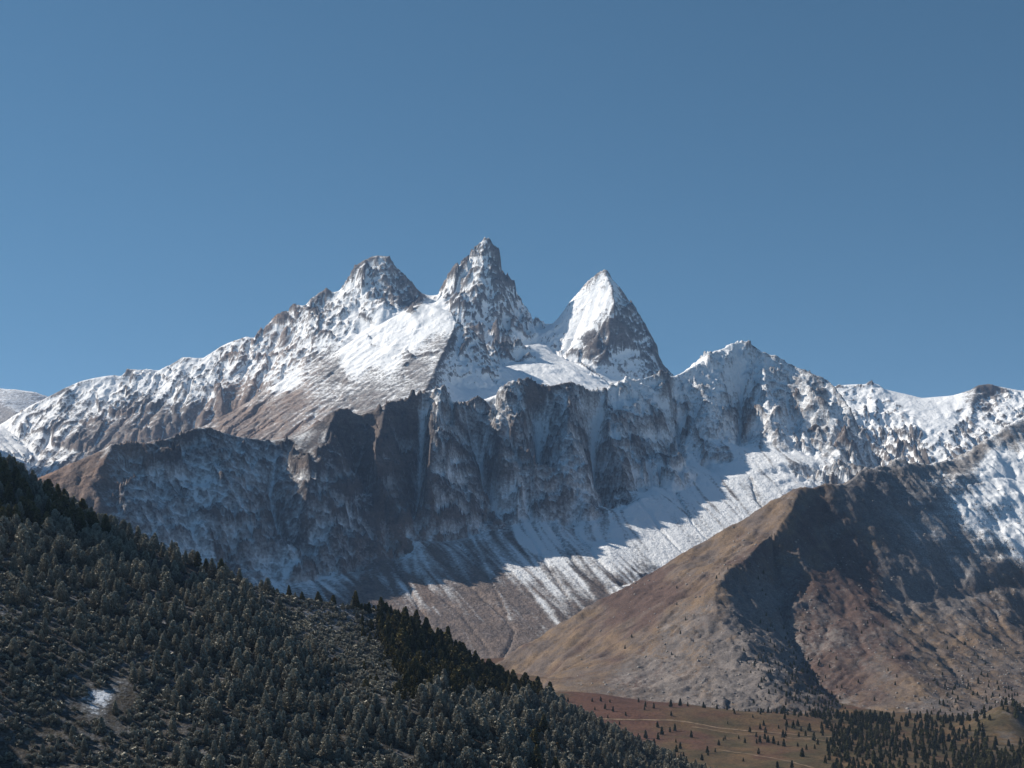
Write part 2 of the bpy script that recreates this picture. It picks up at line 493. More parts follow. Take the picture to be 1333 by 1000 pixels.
    red = ctrl(px, py, [(60, 640, .5), (600, 800, .2), (540, 760, .45), (700, 800, .1), (900, 600, 0)], 60)
    mat = mountain_mat('wall_rock', (0.062, 0.060, 0.064), (0.140, 0.112, 0.098), (0.20, 0.155, 0.13), (0.165, 0.135, 0.122), (0.23, 0.135, 0.09), strata=(0.12, 0.28, 0), dust=0.5, sn_strata=0.2)
    o = grid_mesh('rock_wall_mountain', f.X, f.Y, f.z, {'snow': snow, 'veg': veg, 'red': red}, mat, f.z > -320)
    structure(o)
    return f

# ------------------------------------------------------------------ the high peaks
def build_peaks():
    f = Field(-2700, 2700, 4500, 6600, 4.5, 100.0)
    sky_l = [(-120, 600, 5900), (0, 552, 5900), (40, 527, 5900), (85, 503, 5900), (108, 494, 5900), (125, 490, 5900), (150, 487, 5900), (157, 489, 5900), (166, 478, 5900), (180, 480, 5900), (195, 479, 5900), (205, 482, 5900), (238, 463, 5900), (262, 466, 5900), (285, 451, 5900), (300, 444, 5900),
             (322, 437, 5900), (334, 441, 5900), (345, 424, 5900), (362, 410, 5900), (380, 402, 5900), (398, 397, 5900), (412, 384, 5900), (425, 373, 5900), (433, 381, 5900), (447, 375, 5900), (452, 362, 5900), (462, 346, 5900), (475, 336, 5900), (490, 331, 5900),
             (507, 334, 5900), (514, 347, 5900), (524, 357, 5900), (538, 371, 5900), (548, 380, 5900), (551, 395, 5900), (560, 412, 5900), (568, 405, 5900), (572, 392, 5900), (584, 370, 5900), (592, 354, 5900), (600, 343, 5900), (612, 333, 5900), (624, 323, 5900),
             (627, 318, 5900), (633, 308, 5900), (637, 314, 5900), (642, 319, 5900), (649, 320, 5900), (651, 332, 5900), (653, 350, 5900), (657, 361, 5900), (662, 366, 5900), (663, 378, 5900), (668, 384, 5900), (675, 400, 5900), (684, 418, 5900), (696, 434, 5900), (704, 437, 5900), (715, 426, 5880), (728, 411, 5860), (745, 390, 5840),
             (765, 366, 5820), (776, 357, 5800), (782, 352, 5800), (787, 349, 5800), (793, 354, 5800), (797, 363, 5800), (808, 376, 5800), (822, 396, 5800), (836, 415, 5800), (846, 436, 5800), (853, 458, 5800), (861, 480, 5800), (880, 500, 5800), (930, 520, 5800), (1000, 520, 5800), (1060, 510, 5800),
             (1092, 501, 5800), (1110, 500, 5800), (1140, 498, 5800), (1148, 506, 5800), (1170, 511, 5800), (1200, 518, 5800), (1240, 515, 5800), (1262, 508, 5800), (1272, 501, 5800), (1288, 499, 5800), (1300, 503, 5800), (1333, 509, 5800), (1400, 495, 5800), (1480, 520, 5800)]
    f.line(sky_l)
    # feet of the towers, front
    f.line([(440, 440, 5650), (480, 432, 5640), (520, 420, 5660), (556, 425, 5720)])
    f.line([(566, 432, 5700), (600, 440, 5680), (640, 462, 5640), (675, 462, 5680), (700, 446, 5780)])
    f.line([(703, 447, 5760), (740, 470, 5620), (775, 478, 5560), (800, 497, 5560), (850, 505, 5600)])
    # rib on the right-hand pyramid, and the snow shelf below it
    f.line([(787, 350, 5800), (797, 376, 5728), (800, 398, 5675), (784, 425, 5655), (776, 438, 5650)])
    f.line([(784, 354, 5796), (768, 392, 5766), (750, 430, 5745), (742, 455, 5700)])
    f.line([(800, 398, 5675), (822, 432, 5690), (846, 468, 5690)])
    f.line([(776, 438, 5660), (790, 447, 5630), (788, 462, 5590), (765, 474, 5570)])
    f.line([(633, 313, 5900), (628, 350, 5830), (640, 380, 5800), (632, 420, 5730), (640, 462, 5640)])
    f.line([(653, 354, 5885), (664, 394, 5860), (685, 442, 5800)])
    f.line([(490, 332, 5900), (515, 380, 5830), (520, 420, 5660)])
    f.line([(455, 362, 5900), (462, 400, 5790), (455, 436, 5660)])
    # behind
    f.line([(x, y + 55, d + 330) for x, y, d in sky_l[::2]])
    # the tilted slab in front of the left-hand tower
    f.line([(545, 395, 5420), (565, 398, 5380), (588, 407, 5330), (593, 420, 5260), (590, 432, 5200), (575, 462, 5050), (562, 490, 4900), (552, 512, 4760), (540, 540, 4650)])
    f.line([(545, 395, 5420), (510, 414, 5400), (470, 436, 5370), (430, 462, 5330), (395, 480, 5290), (355, 502, 5250), (310, 530, 5200), (268, 552, 5150), (200, 580, 5100)])
    f.line([(552, 512, 4760), (480, 540, 4720), (420, 566, 4700), (350, 590, 4700), (270, 600, 4780)])
    f.line([(540, 412, 5620), (500, 428, 5590), (440, 460, 5560), (390, 492, 5530), (340, 530, 5480), (270, 590, 5450), (150, 640, 5400)])   # trough behind the slab
    f.line([(60, 640, 5350), (0, 640, 5350), (-120, 650, 5350)])
    # snow basin between
    f.line([(598, 436, 5230), (588, 470, 5080), (582, 500, 4960), (600, 540, 4800)])
    f.line([(610, 460, 5400), (640, 480, 5340), (690, 470, 5460), (740, 478, 5450), (790, 502, 5400), (840, 515, 5420)])
    f.line([(590, 505, 5000), (640, 505, 5050), (700, 510, 5120), (780, 520, 5150), (850, 540, 5150)])
    f.line([(660, 452, 5480), (680, 450, 5540), (706, 447, 5740)])
    # slopes of the left-hand range
    f.line([(70, 600, 5450), (150, 575, 5480), (250, 560, 5520)])
    f.line([(0, 552, 5900), (35, 575, 5700), (68, 600, 5520)])
    f.line([(72, 608, 5420), (50, 640, 5150), (30, 680, 4900)])
    f.line([(-130, 430, 5600), (-130, 440, 5250), (-150, 460, 4900)])                         # snow slope in shade at the picture's edge
    f.line([(322, 438, 5900), (330, 480, 5700), (320, 520, 5560)])
    f.line([(238, 464, 5900), (225, 510, 5700), (200, 560, 5500)])
    # right-hand snow face
    f.line([(1120, 610, 5250), (1200, 620, 5200), (1333, 640, 5200), (1450, 640, 5200)])
    f.line([(1140, 500, 5800), (1135, 540, 5580), (1150, 580, 5420)])
    f.line([(1272, 502, 5800), (1260, 540, 5600), (1200, 575, 5400)])
    f.solve()
    gx, gy = f.grad(blur(f.z, 4))
    slope = np.hypot(gx, gy)
    steep = sstep(0.5, 1.1, slope)
    z12 = resize(f.z, (f.ny // 2 + 1, f.nx // 2 + 1))
    X, Y = resize(f.X, z12.shape), resize(f.Y, z12.shape)
    st = resize(steep, z12.shape)
    crest = resize(blur(f.mask.astype(float), 5), z12.shape)
    cr = 1 - np.clip(crest * 4, 0, 0.7)
    z00 = z12.copy()
    z12 = z12 + cr * (0.25 + 0.75 * st) * (26 * fbm(X, Y, 260, 4, 43) + 18 * fbm(X, Y, 110, 3, 49, ridged=True) - 6)
    px, py = f.project()
    calm = ctrl(px, py, [(560, 415, 0), (520, 430, .1), (470, 470, .3), (400, 520, .3), (560, 480, .3), (620, 500, .3), (700, 480, .4), (760, 390, .25), (785, 400, .2), (640, 360, .5), (490, 360, .6), (300, 480, 1), (180, 520, 1.2), (80, 530, 1), (1220, 525, .3), (1150, 570, 1), (1280, 560, .8), (830, 450, .5)], 40)
    ze, A = erode(z12, f.cell * 2, 14, 55, K=0.14, kd=0.02, where=resize(calm, z12.shape))
    f.z = f.z + resize(ze - z00, f.z.shape)
    sm = blur(f.z, 2)
    gx, gy = f.grad(sm)
    slope = np.hypot(gx, gy)
    steep = sstep(0.5, 1.0, slope)
    rills = lic(sm, wnoise(f.z.shape, 8, 1), 18)
    px, py = f.project()
    rocky = ctrl(px, py, [(100, 530, .35), (180, 500, .5), (200, 560, .4), (260, 490, .5), (330, 460, .7), (400, 410, .8), (480, 360, 1), (530, 380, 1), (640, 350, 1), (610, 400, 1), (660, 420, .9), (760, 390, .22), (785, 380, .25), (750, 425, .2), (775, 405, .2), (830, 430, .7), (800, 440, .9), (845, 450, .6), (560, 415, .03), (520, 430, .05), (470, 470, .1), (430, 500, .2), (380, 530, .15), (560, 470, .35),
                          (540, 490, .4), (640, 475, .9), (680, 460, .9), (700, 480, .8), (610, 470, .8), (620, 505, .15), (740, 490, .5), (820, 490, .4), (1140, 530, .8), (1220, 528, .12), (1280, 520, .8), (1200, 575, .8), (1160, 580, .8), (1260, 560, .7)], 35)
    rock = np.clip(steep * rocky, 0, 1)
    vert = sm + 0.4 * f.Y
    near = 1 - 0.6 * np.clip(blur(f.mask.astype(float), 3) * 4, 0, 1)
    near2 = 1 - np.clip(blur(f.mask.astype(float), 14) * 9, 0, .9)
    f.z = f.z + rock * (near * (46.0 * near2 * facet(f.X + 25 * fbm(f.X, vert, 120, 3, 153), vert, 190, 155, 1.6) + 22.0 * crags(f.X, vert, 95, 151) + 9.0 * crags(f.X, f.Y, 48, 161) + 5.0 * crags(f.X, vert, 28, 165))) + (0.1 + 0.9 * steep) * (0.25 + 0.75 * rocky) * 9.0 * fbm(f.X, f.Y, 70, 5, 51, gain=0.55, ridged=True) + 1.0 * rills * (0.15 + steep * rocky)
    px, py = f.project()
    ph = (f.z - 0.6 * f.X - 0.1 * f.Y) / 20.0 + 1.3 * fbm(f.X, f.Y, 170, 4, 78)
    broken = np.clip(0.45 + 1.6 * fbm(f.X, f.Y, 90, 3, 79), 0, 1)
    slab = sstep(0, 1, ctrl(px, py, [(450, 490, 1), (380, 530, 1), (520, 450, .7), (540, 480, 1), (560, 430, .6), (600, 470, .4), (460, 380, 0), (300, 470, 0), (640, 380, 0), (200, 520, 0), (700, 480, 0), (650, 500, 0)], 40))
    slab = slab * sstep(400, 470, py + 0.25 * (580 - px))
    f.z = f.z + broken * (1.5 * steep * rocky + 0.8 * slab) * 5.5 * (np.abs((ph % 1.0) - 0.5) * 2 - 0.5)
    gx, gy = f.grad()
    slope = np.hypot(gx, gy)
    snow = ctrl(px, py, [(60, 530, .75), (130, 505, .9), (200, 495, .84), (120, 570, .3), (220, 560, .2), (180, 540, .45), (260, 500, .8), (260, 540, .4), (320, 470, .76), (170, 570, .2), (90, 540, .6), (470, 370, .84), (490, 350, .78), (520, 370, .45), (540, 390, .36), (440, 390, .8), (400, 430, .84), (415, 390, .65), (370, 420, .62),
                         (560, 410, 1.3), (520, 430, 1.3), (470, 470, .95), (430, 490, .32), (380, 520, .12), (420, 505, .4), (330, 540, .1), (480, 520, .22), (540, 480, .3), (530, 505, .36), (570, 450, .4), (400, 545, .35), (330, 525, .35), (370, 497, .85), (300, 545, .1), (440, 545, .3), (350, 560, .2), (500, 460, .75), (480, 490, .4),
                         (630, 350, .8), (655, 350, .3), (635, 320, .95), (641, 330, .85), (645, 345, .6), (490, 338, .9), (475, 345, .7), (505, 345, .6), (600, 400, .76), (650, 420, .76), (590, 380, .7), (625, 375, .76), (640, 440, .7), (680, 430, .9), (600, 480, .85), (650, 505, 1.0), (700, 480, .72), (650, 470, .7), (620, 465, .7), (690, 438, 1.2), (750, 400, .95), (785, 390, 1.0), (725, 430, .9), (770, 415, 1.0), (745, 425, 1.0), (792, 408, .9), (820, 400, .6), (825, 425, .55), (800, 425, .3), (840, 450, .6), (772, 445, .2), (745, 450, .9), (855, 470, .5), (820, 480, .85), (760, 490, .85), (800, 500, .9),
                         (1140, 520, .76), (1220, 527, 1.05), (1275, 508, .4), (1180, 560, .72), (1100, 520, .76), (1333, 530, .8), (1250, 560, .64), (1200, 590, .7), (1160, 590, .66), (1290, 545, .62), (30, 590, .8), (10, 570, .8), (50, 600, .6)], 32)
    lap = blur(f.z, 3) - f.z
    lap2 = blur(f.z, 16) - f.z
    snow = snow + 0.22 * np.clip(0.9 - slope, -1.4, 0.5) + 0.06 * np.clip(lap, -5, 5) + 0.012 * np.clip(lap2, -20, 20) + 0.12 * rocky * fbm(f.X, vert, 45, 4, 56, gain=0.6)
    veg = ctrl(px, py, [(380, 530, .7), (330, 550, .8), (450, 500, .4), (180, 560, .5), (520, 450, 0), (600, 400, 0), (200, 480, 0)], 50)
    mat = mountain_mat('peak_rock', (0.075, 0.069, 0.069), (0.15, 0.13, 0.12), (0.24, 0.175, 0.14), (0.19, 0.15, 0.13), (0.25, 0.17, 0.12), strata=(0.12, -0.55, 0), fine=9.0, sn_amp=0.95)
    structure(grid_mesh('high_peaks', f.X, f.Y, f.z, {'snow': snow, 'veg': veg, 'red': np.zeros_like(veg)}, mat, f.z > 105))
    return f

# ------------------------------------------------------------------ brown hill on the right
def build_hill():
    f = Field(-60, 1800, 1850, 4000, 3.0, -330.0)
    crest = [(640, 868, 2640), (660, 853, 2680), (700, 829, 2720), (780, 783, 2780), (850, 744, 2820), (900, 714, 2850), (960, 680, 2870), (1000, 655, 2890), (1030, 638, 2900), (1042, 634, 2910), (1060, 634, 2925), (1075, 629, 2940), (1100, 632, 2960), (1120, 614, 3030),
             (1140, 607, 3080), (1158, 602, 3120), (1170, 594, 3140), (1180, 601, 3150), (1200, 603, 3180), (1240, 599, 3260), (1262, 586, 3330), (1290, 566, 3380), (1333, 541, 3450), (1400, 515, 3520), (1500, 500, 3600)]
    f.line(crest)
    f.line([(1042, 634, 2910), (1030, 665, 2820), (1008, 692, 2740), (975, 722, 2650), (945, 745, 2570), (930, 775, 2480), (935, 800, 2420), (958, 830, 2330), (985, 865, 2230), (1015, 905, 2130), (1030, 935, 2060)])
    f.line([(1005, 715, 2760), (1012, 782, 2620), (1034, 842, 2470), (1060, 884, 2350), (1090, 912, 2250), (1120, 938, 2130)])       # hollow
    f.line([(1075, 630, 2940), (1070, 680, 2865), (1090, 732, 2785), (1120, 790, 2610), (1150, 845, 2445), (1200, 895, 2230)])       # rib
    f.line([(1110, 752, 2745), (1179, 785, 2745), (1268, 775, 2853), (1334, 758, 2942), (1420, 760, 2990)])                         # foot of the steep right-hand face
    f.line([(1179, 785, 2745), (1200, 825, 2600), (1238, 875, 2440), (1280, 912, 2300)])
    f.line([(1334, 795, 2880), (1336, 838, 2700), (1338, 868, 2540), (1345, 905, 2380)])
    f.line([(1340, 572, 3395), (1345, 640, 3210), (1352, 700, 3050), (1365, 740, 2960)])
    f.line([(730, 905, 2170), (790, 918, 2120), (870, 932, 2070), (940, 944, 2030), (1030, 952, 2000), (1120, 958, 1990), (1200, 964, 1980), (1290, 958, 2000), (1400, 950, 2050), (1500, 940, 2100)])
    f.line([(700, 880, 2350), (730, 905, 2170)])
    f.line([(1160, 930, 2130), (1250, 935, 2130), (1333, 920, 2200), (1420, 900, 2300)])
    # left face swell
    f.line([(850, 746, 2820), (830, 800, 2600), (840, 860, 2350), (870, 910, 2140)])
    f.line([(x, y + 70, d + 260) for x, y, d in crest[:16]])
    f.line([(x, y + 60, d + 300) for x, y, d in crest[18:]])
    f.solve()
    X, Y = f.X, f.Y
    cr = 1 - np.clip(blur(f.mask.astype(float), 6) * 4, 0, 0.6)
    gx, gy = f.grad(blur(f.z, 4))
    sl0 = sstep(0.2, 0.5, np.hypot(gx, gy))
    z00 = resize(f.z, (f.ny // 2 + 1, f.nx // 2 + 1))
    z8 = f.z + cr * sl0 * (9 * fbm(X, Y, 220, 4, 61) + 13 * fbm(X, Y, 105, 4, 66, ridged=True) - 4)
    z8 = resize(z8, (f.ny // 2 + 1, f.nx // 2 + 1))
    ze, A = erode(z8, f.cell * 2, 8, 45, K=0.055, kd=0.06)
    f.z = f.z + resize(ze - z00, f.z.shape)
    sm = blur(f.z, 3)
    gx, gy = f.grad(sm)
    slope = np.hypot(gx, gy)
    rills = lic(sm, wnoise(f.z.shape, 15, 2), 24)
    px, py = f.project()
    stony = ctrl(px, py, [(800, 800, .1), (900, 720, .1), (880, 770, .5), (900, 850, .8), (950, 880, 1), (860, 900, .6), (1000, 690, .3), (940, 760, 1), (1000, 760, .8), (1100, 650, .6), (1170, 610, 1), (1080, 740, .6), (1110, 800, .5), (1200, 700, .4), (1280, 760, .5), (1220, 900, .5), (750, 850, .1)], 40)
    f.z = f.z + sl0 * (0.6 * rills + 2.4 * fbm(X, Y, 34, 4, 71, gain=0.6)) + 1.1 * fbm(X, Y, 15, 4, 75, gain=0.7) + stony * (5.0 * crags(X, Y, 38, 171) + 1.6 * crags(X, Y, 12, 175))
    px, py = f.project()
    snow = ctrl(px, py, [(1333, 620, .9), (1295, 605, .95), (1270, 585, .3), (1310, 560, .5), (1240, 605, .35), (1250, 645, .65), (1225, 680, .5), (1280, 660, .75), (1333, 700, .8), (1240, 640, .5), (1200, 660, .42), (1250, 720, .42), (1170, 620, .3), (1120, 660, .2), (1300, 760, .2), (1150, 740, .1), (1060, 650, .15), (1220, 780, 0), (1000, 750, -.4), (900, 760, -.5), (950, 850, -.5), (1200, 860, -.4), (1333, 850, -.2), (1080, 800, -.3)], 45)
    snow = snow + 0.3 * (0.5 - slope) + 0.05 * rills
    veg = ctrl(px, py, [(800, 800, 1), (900, 720, .8), (900, 850, .45), (960, 880, .3), (1000, 660, .8), (1100, 760, .7), (1050, 820, .5), (1200, 750, .3), (1200, 860, .65), (1280, 890, .6), (1240, 940, .5), (1310, 850, .6), (860, 900, .4), (1100, 880, .6), (1160, 620, .2), (1000, 800, .35)], 50)
    red = ctrl(px, py, [(830, 770, 1.0), (850, 790, .7), (750, 850, .3), (800, 850, .5), (880, 820, .25), (900, 730, .35), (1100, 760, .9), (1120, 820, .8), (1080, 700, .6), (960, 700, .3), (950, 860, .1), (1000, 650, .3), (1200, 780, .2), (1150, 870, .55), (1190, 930, .4), (1250, 900, .3)], 45)
    streak = lic(sm, wnoise(f.z.shape, 19, 4), 40)
    wst = fbm(px * 0.5 + py * 0.85, py * 0.5 - px * 0.28, 34, 5, 113, gain=0.62)
    red = red + 0.10 * streak + 0.5 * wst
    veg = veg + 0.35 * fbm(px * 0.6 + py * 0.8, (py - px * 0.55) * 0.7, 30, 5, 117, gain=0.65)
    mat = mountain_mat('hill_ground', (0.115, 0.102, 0.097), (0.18, 0.155, 0.14), (0.165, 0.115, 0.075), (0.125, 0.098, 0.083), (0.092, 0.060, 0.049), fine=3.0, bump=0.4, strata=(0.1, 0.2, 0), strata_amt=0.25)
    structure(grid_mesh('brown_hill', f.X, f.Y, f.z, {'snow': snow, 'veg': veg, 'red': red}, mat, f.z > -300))
    return f

# ------------------------------------------------------------------ near hillside
def build_hillside():
    f = Field(-700, 420, 330, 1500, 3.0, -300.0)
    crest = [(-700, -60, 900), (-420, 180, 900), (-150, 450, 900), (-60, 560, 900), (0, 615, 900), (50, 650, 890), (110, 692, 880), (180, 715, 885), (240, 731, 890), (300, 752, 900), (370, 774, 920), (450, 790, 940), (520, 806, 960), (560, 832, 985), (600, 868, 1000), (650, 885, 1030), (700, 905, 1060), (760, 936, 1090), (830, 972, 1110), (900, 996, 1130), (980, 1020, 1150), (1060, 1050, 1150)]  # left end, out of view, lifted for the shadow it casts
    f.line(crest)
    near = [(110, 692, 880), (180, 745, 800), (270, 800, 740), (340, 855, 705), (420, 895, 690), (500, 905, 690), (560, 920, 685), (620, 945, 675), (690, 985, 660), (740, 1020, 640)]
    f.line(near)
    f.line([(370, 800, 860), (430, 835, 825), (500, 870, 805), (560, 890, 790), (620, 925, 780), (700, 970, 775), (780, 1015, 760), (880, 1060, 760)])     # gully behind the near rib
    f.line([(-700, 310, 560), (-150, 900, 560), (0, 985, 560), (120, 1010, 550), (300, 1040, 540), (500, 1060, 540), (740, 1120, 520)])  # unseen left end raised to put the lower slope in shade
    f.line([(-200, 1250, 440), (200, 1350, 420), (700, 1400, 400)])
    f.line([(x, y + 60, d + 160) for x, y, d in crest])
    f.solve()
    X, Y = f.X, f.Y
    f.z = f.z + 5 * fbm(X, Y, 120, 4, 81) + 0.8 * fbm(X, Y, 16, 4, 85)
    px, py = f.project()
    snow = ctrl(px, py, [(130, 906, .72), (118, 912, .4), (150, 925, .1), (95, 920, .2), (40, 795, .32), (20, 725, .3), (130, 890, .1), (100, 940, .1), (170, 920, .1), (60, 860, .1), (200, 820, .22), (180, 700, 0), (260, 740, .0), (330, 770, .2), (450, 825, .3), (500, 870, .2), (200, 950, .1), (60, 960, .1), (480, 950, .15), (650, 900, -.2), (700, 940, -.3), (800, 970, -.4), (300, 900, .15)], 24)
    veg = ctrl(px, py, [(400, 820, .5), (250, 735, .2), (600, 880, .8), (100, 850, .5), (750, 950, 1)], 60)
    red = ctrl(px, py, [(240, 728, .9), (420, 775, .7), (480, 860, .3), (720, 960, .7), (100, 900, .2), (300, 900, .1), (440, 830, -.3)], 40)
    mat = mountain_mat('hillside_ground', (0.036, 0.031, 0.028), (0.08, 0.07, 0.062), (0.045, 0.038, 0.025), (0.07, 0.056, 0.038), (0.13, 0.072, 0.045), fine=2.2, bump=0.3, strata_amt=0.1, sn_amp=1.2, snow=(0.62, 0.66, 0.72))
    structure(grid_mesh('hillside', f.X, f.Y, f.z, {'snow': snow, 'veg': veg, 'red': red}, mat, f.z > -290))
    return f

# ------------------------------------------------------------------ valley floor

def valley_z(X, Y):
    px = CX + X / np.maximum(Y, 1.0) * F
    inn = sstep(-500, -350, X) * sstep(1300, 1100, X) * sstep(1200, 1300, Y) * sstep(2300, 2200, Y)
    d = np.clip((Y - 1500) / 600, -0.5, 1)
    z = -268 + 16 * d * sstep(900, 100, X) - 6 * sstep(400, 900, X) + inn * (6 * fbm(X, Y, 260, 4, 91) + 1.0 * fbm(X, Y, 36, 5, 95, gain=0.6))
    z = z + 24 * np.exp(-((X - 70) / 150) ** 2 - ((Y - 2090) / 95) ** 2)                 # meadow shoulder at the foot of the hill
    z = z + 13 * np.exp(-((X - 260) / 190) ** 2 - ((Y - 1985) / 60) ** 2)
    k = (X - 655 - 0.35 * (Y - 1960))                                                    # knoll with a lit bank and a dark far side
    z = z + 34 * np.exp(-((Y - 1975) / 75) ** 2) * np.where(k < 0, np.exp(-(k / 48) ** 2), np.exp(-(k / 30) ** 2))
    return z

def build_valley():
    xs = np.concatenate([np.linspace(-9000, -500, 30)[:-1], np.arange(-500, 1300, 4.0), np.linspace(1300, 9000, 30)])
    ys = np.concatenate([np.linspace(-1500, 1200, 30)[:-1], np.arange(1200, 2300, 4.0), np.linspace(2300, 15000, 40)])
    X, Y = np.meshgrid(xs, ys)
    z = valley_z(X, Y)
    px, py = CX + X / np.maximum(Y, 1) * F, HOR - z / np.maximum(Y, 1) * F
    red = ctrl(px, py, [(780, 915, .75), (850, 935, .7), (900, 960, .6), (1000, 975, .5), (1050, 985, .25), (900, 990, .2), (960, 995, .15), (1100, 950, .35), (1200, 970, .3), (1290, 955, -.6), (700, 880, .5)], 40) + 0.55 * fbm(X, Y, 90, 5, 97, gain=0.6)
    veg = ctrl(px, py, [(800, 920, .9), (900, 960, .9), (1000, 985, .9), (1200, 970, .8), (1290, 955, .7), (1315, 950, .6)], 40) + 0.5 * fbm(X, Y, 40, 4, 99)
    mat = mountain_mat('valley_ground', (0.10, 0.083, 0.068), (0.14, 0.115, 0.092), (0.105, 0.066, 0.034), (0.064, 0.050, 0.026), (0.092, 0.046, 0.031), fine=4.0, bump=0.3)
    structure(grid_mesh('valley_floor', X, Y, z, {'snow': z * 0 - 1, 'veg': veg, 'red': red}, mat))
    m = NT('track_gravel')
    m.b.inputs['Base Color'].default_value = (0.33, 0.25, 0.17, 1)
    n = m.noise(9, 5, 0.7)
    col = m.mix(m.step(n, 0.35, 0.65), (0.25, 0.18, 0.12), (0.12, 0.085, 0.055))
    mat = m.done(col)
    for pts, w in (([(760, 934), (800, 937), (850, 938), (880, 938), (905, 942), (930, 947), (965, 951), (1000, 953), (1040, 957), (1085, 960)], 3.6), ([(900, 946), (940, 953), (980, 957), (1030, 961), (1085, 966)], 2.6),
                   ([(935, 976), (975, 982), (1010, 988), (1040, 995), (1070, 1004)], 3.0), ([(1040, 960), (1090, 967), (1140, 973)], 2.5)):
        q = []
        for ax, ay in pts:                                   # where the sight line meets the valley floor
            d = np.linspace(1250, 2300, 1600)
            x = (ax - CX) / F * d
            h = (HOR - ay) / F * d - valley_z(x, d)
            i = int(np.argmax(h < 0)) if (h < 0).any() else 1599
            q.append((x[i], d[i]))
        q = np.array(q)
        t = np.linspace(0, len(q) - 1, len(q) * 14)
        c = np.stack([np.interp(t, range(len(q)), q[:, 0]), np.interp(t, range(len(q)), q[:, 1])], 1)
        c[:, 1] = np.convolve(np.pad(c[:, 1], 6, mode='edge'), np.ones(13) / 13, 'valid')
        tg = np.gradient(c, axis=0)
        tg /= np.linalg.norm(tg, axis=1)[:, None] + 1e-9
        nn = np.stack([-tg[:, 1], tg[:, 0]], 1)
        off = np.linspace(-0.5, 0.5, 5) * w
        X = c[:, None, 0] + nn[:, None, 0] * off
        Y = c[:, None, 1] + nn[:, None, 1] * off
        structure(grid_mesh('track', X, Y, valley_z(X, Y) + 0.35, {}, mat))

def build_far():
    f = Field(-5200, -1800, 8300, 10500, 20.0, 100.0)
    f.line([(-200, 520, 9000), (-60, 500, 9000), (0, 505, 9000), (20, 507, 9000), (45, 511, 9000), (60, 516, 9000), (110, 540, 9000), (200, 600, 9000)])
    f.line([(-100, 540, 8700), (0, 522, 8800), (20, 535, 8650), (60, 545, 8600)])
    f.solve()
    f.z = f.z + 14 * fbm(f.X, f.Y, 300, 5, 101)
    mat = mountain_mat('far_rock', (0.15, 0.135, 0.13), (0.25, 0.215, 0.19), (0.26, 0.19, 0.15), (0.21, 0.165, 0.14), (0.25, 0.17, 0.12), fine=14.0)
    gx, gy = f.grad()
    structure(grid_mesh('far_mountain', f.X, f.Y, f.z, {'snow': 0.62 - 0.25 * np.hypot(gx, gy), 'veg': 0 * f.z, 'red': 0 * f.z}, mat))


# ------------------------------------------------------------------ trees, shrubs, boulders
def foliage_mat(name, a, b, tip):
    m = NT(name)
    n = m.noise(1.1, 3, 0.6)
    col = m.mix(m.step(n, 0.35, 0.65), a, b)
    inf = m.t.nodes.new('ShaderNodeObjectInfo')
    col = m.mix(m.math('MULTIPLY', inf.outputs['Random'], 0.45), col, tuple(c * 1.9 for c in b))
    col = m.mix(m.attr('tip'), col, tip)
    return m.done(col)

def tufts(rng, n, H, Rad, shape, size, frost_sun, z0=0.08):
    """needle tufts spread through a crown: two bent leaflets each"""
    t = rng.random(n) ** 1.25
    t = z0 + (1 - z0) * t
    u = (t - z0) / (1 - z0)
    prof = {'cone': (1 - u) ** 0.85 * (0.75 + 0.25 * np.minimum(1, u * 8)) + 0.04, 'round': np.sqrt(np.clip(1 - (1.25 * u - 0.25) ** 2, 0, 1)) * (1 - 0.35 * u), 'spire': (1 - u) ** 0.7 * 0.8 + 0.03}[shape]
    lob = 1 + 0.28 * np.sin(3 * (ang := rng.random(n) * 6.283) + rng.random() * 6) + 0.18 * np.sin(u * 23 + ang * 2)
    rr = Rad * prof * lob * (0.45 + 0.55 * rng.random(n) ** 0.45)
    c = np.stack([rr * np.cos(ang), rr * np.sin(ang), t * H], 1)
    out = np.stack([np.cos(ang), np.sin(ang), 0.25 + 0.9 * rng.random(n)], 1) + rng.normal(0, 0.5, (n, 3))
    out /= np.linalg.norm(out, axis=1)[:, None]
    side = np.cross(out, rng.normal(0, 1, (n, 3)))
    side /= np.linalg.norm(side, axis=1)[:, None]
    up = np.cross(side, out)
    s = size * (0.6 + 0.8 * rng.random(n))[:, None]
    v = np.stack([c - out * s * .5, c + side * s * .55 + up * s * .15, c + out * s * .8, c - side * s * .55 + up * s * .15, c + up * s * .6], 1)
    f = (np.arange(n) * 5)[:, None, None] + np.array([[0, 1, 2], [0, 2, 3], [0, 2, 4]])[None]
    tip = np.clip(frost_sun * (0.25 + 0.9 * u) * (0.4 + 0.8 * rng.random(n)), 0, 1)  # paler towards the top: frost, and painted sun on the dark pines
    tip = np.repeat(tip[:, None], 5, 1) * np.array([0.2, .8, 1.0, .8, 1.0])[None]
    return v.reshape(-1, 3), f.reshape(-1, 3), tip.ravel()

def tri_mesh(name, v, f, tip, mat):
    me = bpy.data.meshes.new(name)
    v, f = np.asarray(v, np.float32), np.asarray(f, np.int32)
    me.vertices.add(len(v))
    me.vertices.foreach_set('co', v.ravel())
    me.loops.add(f.size)
    me.loops.foreach_set('vertex_index', f.ravel())
    me.polygons.add(len(f))
    me.polygons.foreach_set('loop_start', np.arange(0, f.size, 3, dtype=np.int32))
    me.update(calc_edges=True)
    if tip is not None:
        at = me.attributes.new('tip', 'FLOAT', 'POINT')
        at.data.foreach_set('value', np.asarray(tip, np.float32))
    me.materials.append(mat)
    return me

